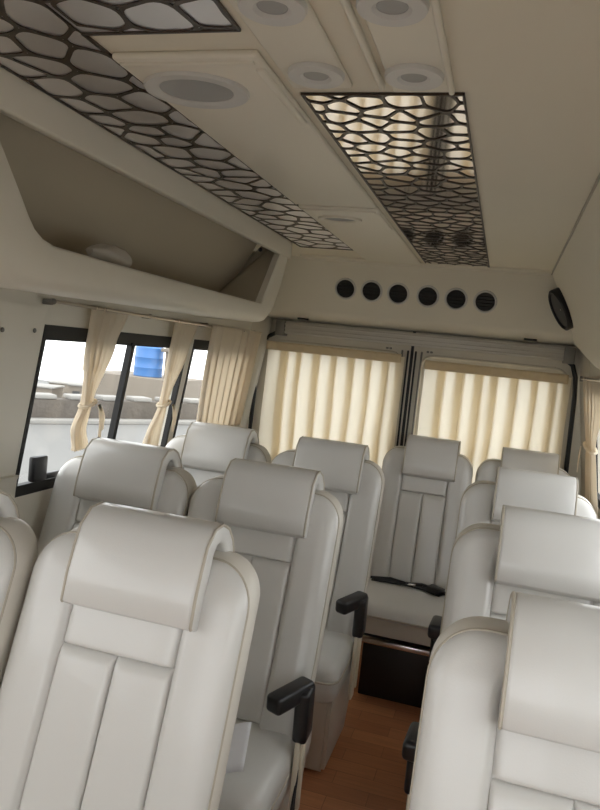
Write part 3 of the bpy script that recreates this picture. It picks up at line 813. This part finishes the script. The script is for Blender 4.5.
tied_curtain('cream curtain tied back at the rear end of the large left window', xl, -1, [(1.515, 2.47, 2.68), (1.40, 2.475, 2.64), (1.18, 2.49, 2.555), (1.05, 2.43, 2.55), (1.0, 2.42, 2.55)], 2.5, 5, (1.18, 2.512, .065), 2)
tied_curtain('wide untied cream curtain hanging over the rearmost left side window', xl, -1, [(1.515, 2.77, 3.37), (1.3, 2.79, 3.37), (1.03, 2.84, 3.37)], 0, 7, False, 3, .036, .048)
tied_curtain('cream curtain tied back on the right side wall by the rear corner', xr, 1, [(1.46, 2.70, 3.34), (1.36, 2.70, 3.33), (1.17, 2.96, 3.22), (1.05, 2.94, 3.27), (.9, 2.9, 3.3)], 3.12, 6, (1.17, 3.09, .26), 4)
cr = empty('curtain_rod', (xl(1.508)+.036, 1.70, 1.508)); tag(cr, 'thin steel curtain rod along the top of the left windows', 'curtain rod')
bm = B(); tube(bm, [(0, 0, .004), (0, .75, 0), (0, 1.66, 0)], .0055, 8); finish('rod', bm, M['rod'], cr)
for y in (0, .56, 1.05, 1.64):
    bm = B(); rbox(bm, (-.034, y-.006, -.007), (-.002, y+.006, .009), .003); bmesh.ops.create_uvsphere(bm, u_segments=10, v_segments=8, radius=.0085, matrix=Matrix.Translation((0, y, .003)))
    finish('rod_bracket', bm, M['alu_dark'] if y == 0 else M['rod'], cr)
cr2 = empty('curtain_rod', (xr(1.445)-.036, 2.72, 1.448)); tag(cr2, 'short curtain rod holding the right side curtain at the photo edge', 'curtain rod')
bm = B(); tube(bm, [(0, -.03, 0), (0, .67, 0)], .0055, 8); finish('rod', bm, M['rod'], cr2)
bm = B(); rbox(bm, (-.008, .65, -.012), (.034, .67, .012), .003); finish('rod_bracket', bm, M['alu_dark'], cr2)

# ------------------------------------------------------------------ outside
GZ = -.75
bm = B(); v = [bm.verts.new(p) for p in ((-60, -40, GZ), (25, -40, GZ), (25, 60, GZ), (1.2, 32, GZ), (-14.2, 8.0, GZ), (-60, -8, GZ))]; bm.faces.new(v)
finish('trim_6', bm, M['asphalt'], smooth=0, kind='structure')
bpy.data.objects['trim_6'].name = 'ground'
# stone parapet with white crenels
pa = Vector((-9.78, 13.13, GZ)); d = Vector((1.65, 2.62, 0)).normalized(); nrm = Vector((-d.y, d.x, 0))
pw = empty('parapet_wall', pa); tag(pw, 'weathered stone parapet with pale coping blocks across the road outside', 'parapet wall')
rz = math.atan2(d.y, d.x); pw.rotation_euler = (0, 0, rz)
bm = B(); rbox(bm, (-9, 0, 0), (16, .4, .52), .03); finish('wall_body', bm, M['parapet'], pw)
bm = B(); rbox(bm, (-9, -.35, 0), (16, 0, .10), .02); finish('kerb', bm, M['whitestone'], pw)
for k in range(30):
    bm = B(); x = -8.8+k*.8; rbox(bm, (x, -.02, .52), (x+.5, .42, .62), .03); finish('coping_block', bm, M['whitestone'], pw)
def ray(u, v):
    f = 700.; yaw, pit, rol = .2771, .0793, .1035
    fw = Vector((-math.sin(yaw)*math.cos(pit), math.cos(yaw)*math.cos(pit), -math.sin(pit)))
    r = Vector((math.cos(yaw), math.sin(yaw), 0)); dn = fw.cross(r); c, s = math.cos(rol), math.sin(rol)
    return fw + (c*r-s*dn)*(u-300)/f + (s*r+c*dn)*(v-405)/f
# blue water tank on a plinth behind the parapet
TX, TY = -10.25, 19.0
tk = empty('water_tank', (TX, TY, .16)); tag(tk, 'bright blue water tank standing behind the stone parapet outside the window', 'water tank'); tk.rotation_euler = (0, 0, .5)
bm = B(); n = 28; loops = []
for z, r in ((0, .40), (.02, .42), (.25, .425), (.27, .435), (.29, .425), (.55, .425), (.57, .435), (.59, .425), (.86, .42), (.93, .36), (.96, .2)):
    loops.append([(math.cos(2*PI*k/n)*r, math.sin(2*PI*k/n)*r, z) for k in range(n)])
loft(bm, loops); finish('tank_body', bm, M['tank'], tk)
bm = B(); disc(bm, (0, 0, 1.0), .16, .05); finish('tank_lid', bm, M['tank'], tk)
bm = B(); rbox(bm, (TX-1.6, TY-.8, -5), (TX+1.2, TY+1.6, .16), .02); o = finish('roof_plinth', bm, M['house'], None, 30); tag(o, 'pale flat roof block under the blue water tank outside', 'building')
bm = B(); rbox(bm, (TX+.62, TY-.2, .16), (TX+.86, TY+.04, 1.22), .02); rbox(bm, (TX+.52, TY-.3, .95), (TX+.92, TY+.1, 1.06), .02); o = finish('roof_pillar', bm, M['house']); tag(o, 'pale square roof pillar just right of the blue tank', 'pillar')
bm = B(); rows = []
for i in range(30):
    for_ = []
    for j in range(14):
        x = -320+i*14; y = 60+j*24
        D = math.hypot(x, y); z = 1.45 - D*(.15-.07*(j/13)**.5) + 1.6*math.sin(i*.7)+1.2*math.sin(j*.9+i*.4)
        for_.append((x, y, z))
    rows.append(for_)
sheet(bm, rows); o = finish('hills', bm, M['hill'], smooth=80, kind='structure')
bm = B(); v = [bm.verts.new(p) for p in ((-300, -60, -12), (60, -60, -12), (60, 70, -12), (-300, 70, -12))]; bm.faces.new(v); finish('valley_floor', bm, M['lowground'], smooth=0, kind='structure')
R = random.Random(11)
names = ['pale distant house at the far left of the side window view', 'distant house left of the first tied curtain', 'distant flat roofed house behind the first tied curtain',
         'distant house between the first curtain and the window bar', 'distant low house left of the blue tank', 'distant house beyond the blue tank', 'distant house right of the blue tank']
for i, (u, v, D, w, h) in enumerate([(44, 385, 90, 3.6, 3.4), (66, 382, 110, 4, 4), (86, 384, 90, 3.6, 3), (106, 384, 110, 4, 3.6), (126, 385, 90, 3, 3), (152, 383, 110, 4, 4), (176, 384, 90, 4, 4)]):
    p = ray(u, v)*D; z1 = 1.45+p.z
    hs = empty('house', (p.x, p.y, z1-h)); hs.rotation_euler = (0, 0, .3+R.uniform(-.2, .2)); tag(hs, names[i], 'house', 'distant houses outside')
    bm = B(); rbox(bm, (-w/2, -2, -8), (w/2, 2, h-.2)); finish('house_wall', bm, M['house'], hs, 0)
    bm = B(); rbox(bm, (-w/2-.2, -2.2, h-.2), (w/2+.2, 2.2, h), .03); finish('roof', bm, M['whitestone'], hs)
    for k in (-.25, .25):
        bm = B(); rbox(bm, (w*k-.45, -2.04, h*.35), (w*k+.45, -1.9, h*.35+1.1)); finish('window', bm, M['housedark'], hs, 0)

# ------------------------------------------------------------------ light, camera
w = bpy.data.worlds.new('overcast'); bpy.context.scene.world = w; w.use_nodes = True
bg = w.node_tree.nodes['Background']; bg.inputs['Color'].default_value = (.97, .985, 1, 1); bg.inputs['Strength'].default_value = 2.4
cam = bpy.data.cameras.new('camera'); co = bpy.data.objects.new('camera', cam); C.objects.link(co)
f = 700.; yaw, pit, rol = .2771, .0793, .1035
fw = Vector((-math.sin(yaw)*math.cos(pit), math.cos(yaw)*math.cos(pit), -math.sin(pit)))
r = Vector((math.cos(yaw), math.sin(yaw), 0)); dn = fw.cross(r); c, s = math.cos(rol), math.sin(rol)
r2 = c*r-s*dn; d2 = s*r+c*dn
mtx = Matrix(((r2.x, -d2.x, -fw.x, 0), (r2.y, -d2.y, -fw.y, 0), (r2.z, -d2.z, -fw.z, 1.45), (0, 0, 0, 1)))
co.matrix_world = mtx
cam.sensor_fit = 'VERTICAL'; cam.sensor_height = 36; cam.sensor_width = 36; cam.lens = f/810*36; cam.clip_start = .02; cam.clip_end = 2000
sc = bpy.context.scene; sc.camera = co
sc.view_settings.view_transform = 'Standard'; sc.view_settings.look = 'None'; sc.view_settings.gamma = 1; sc.view_settings.exposure = 0.42
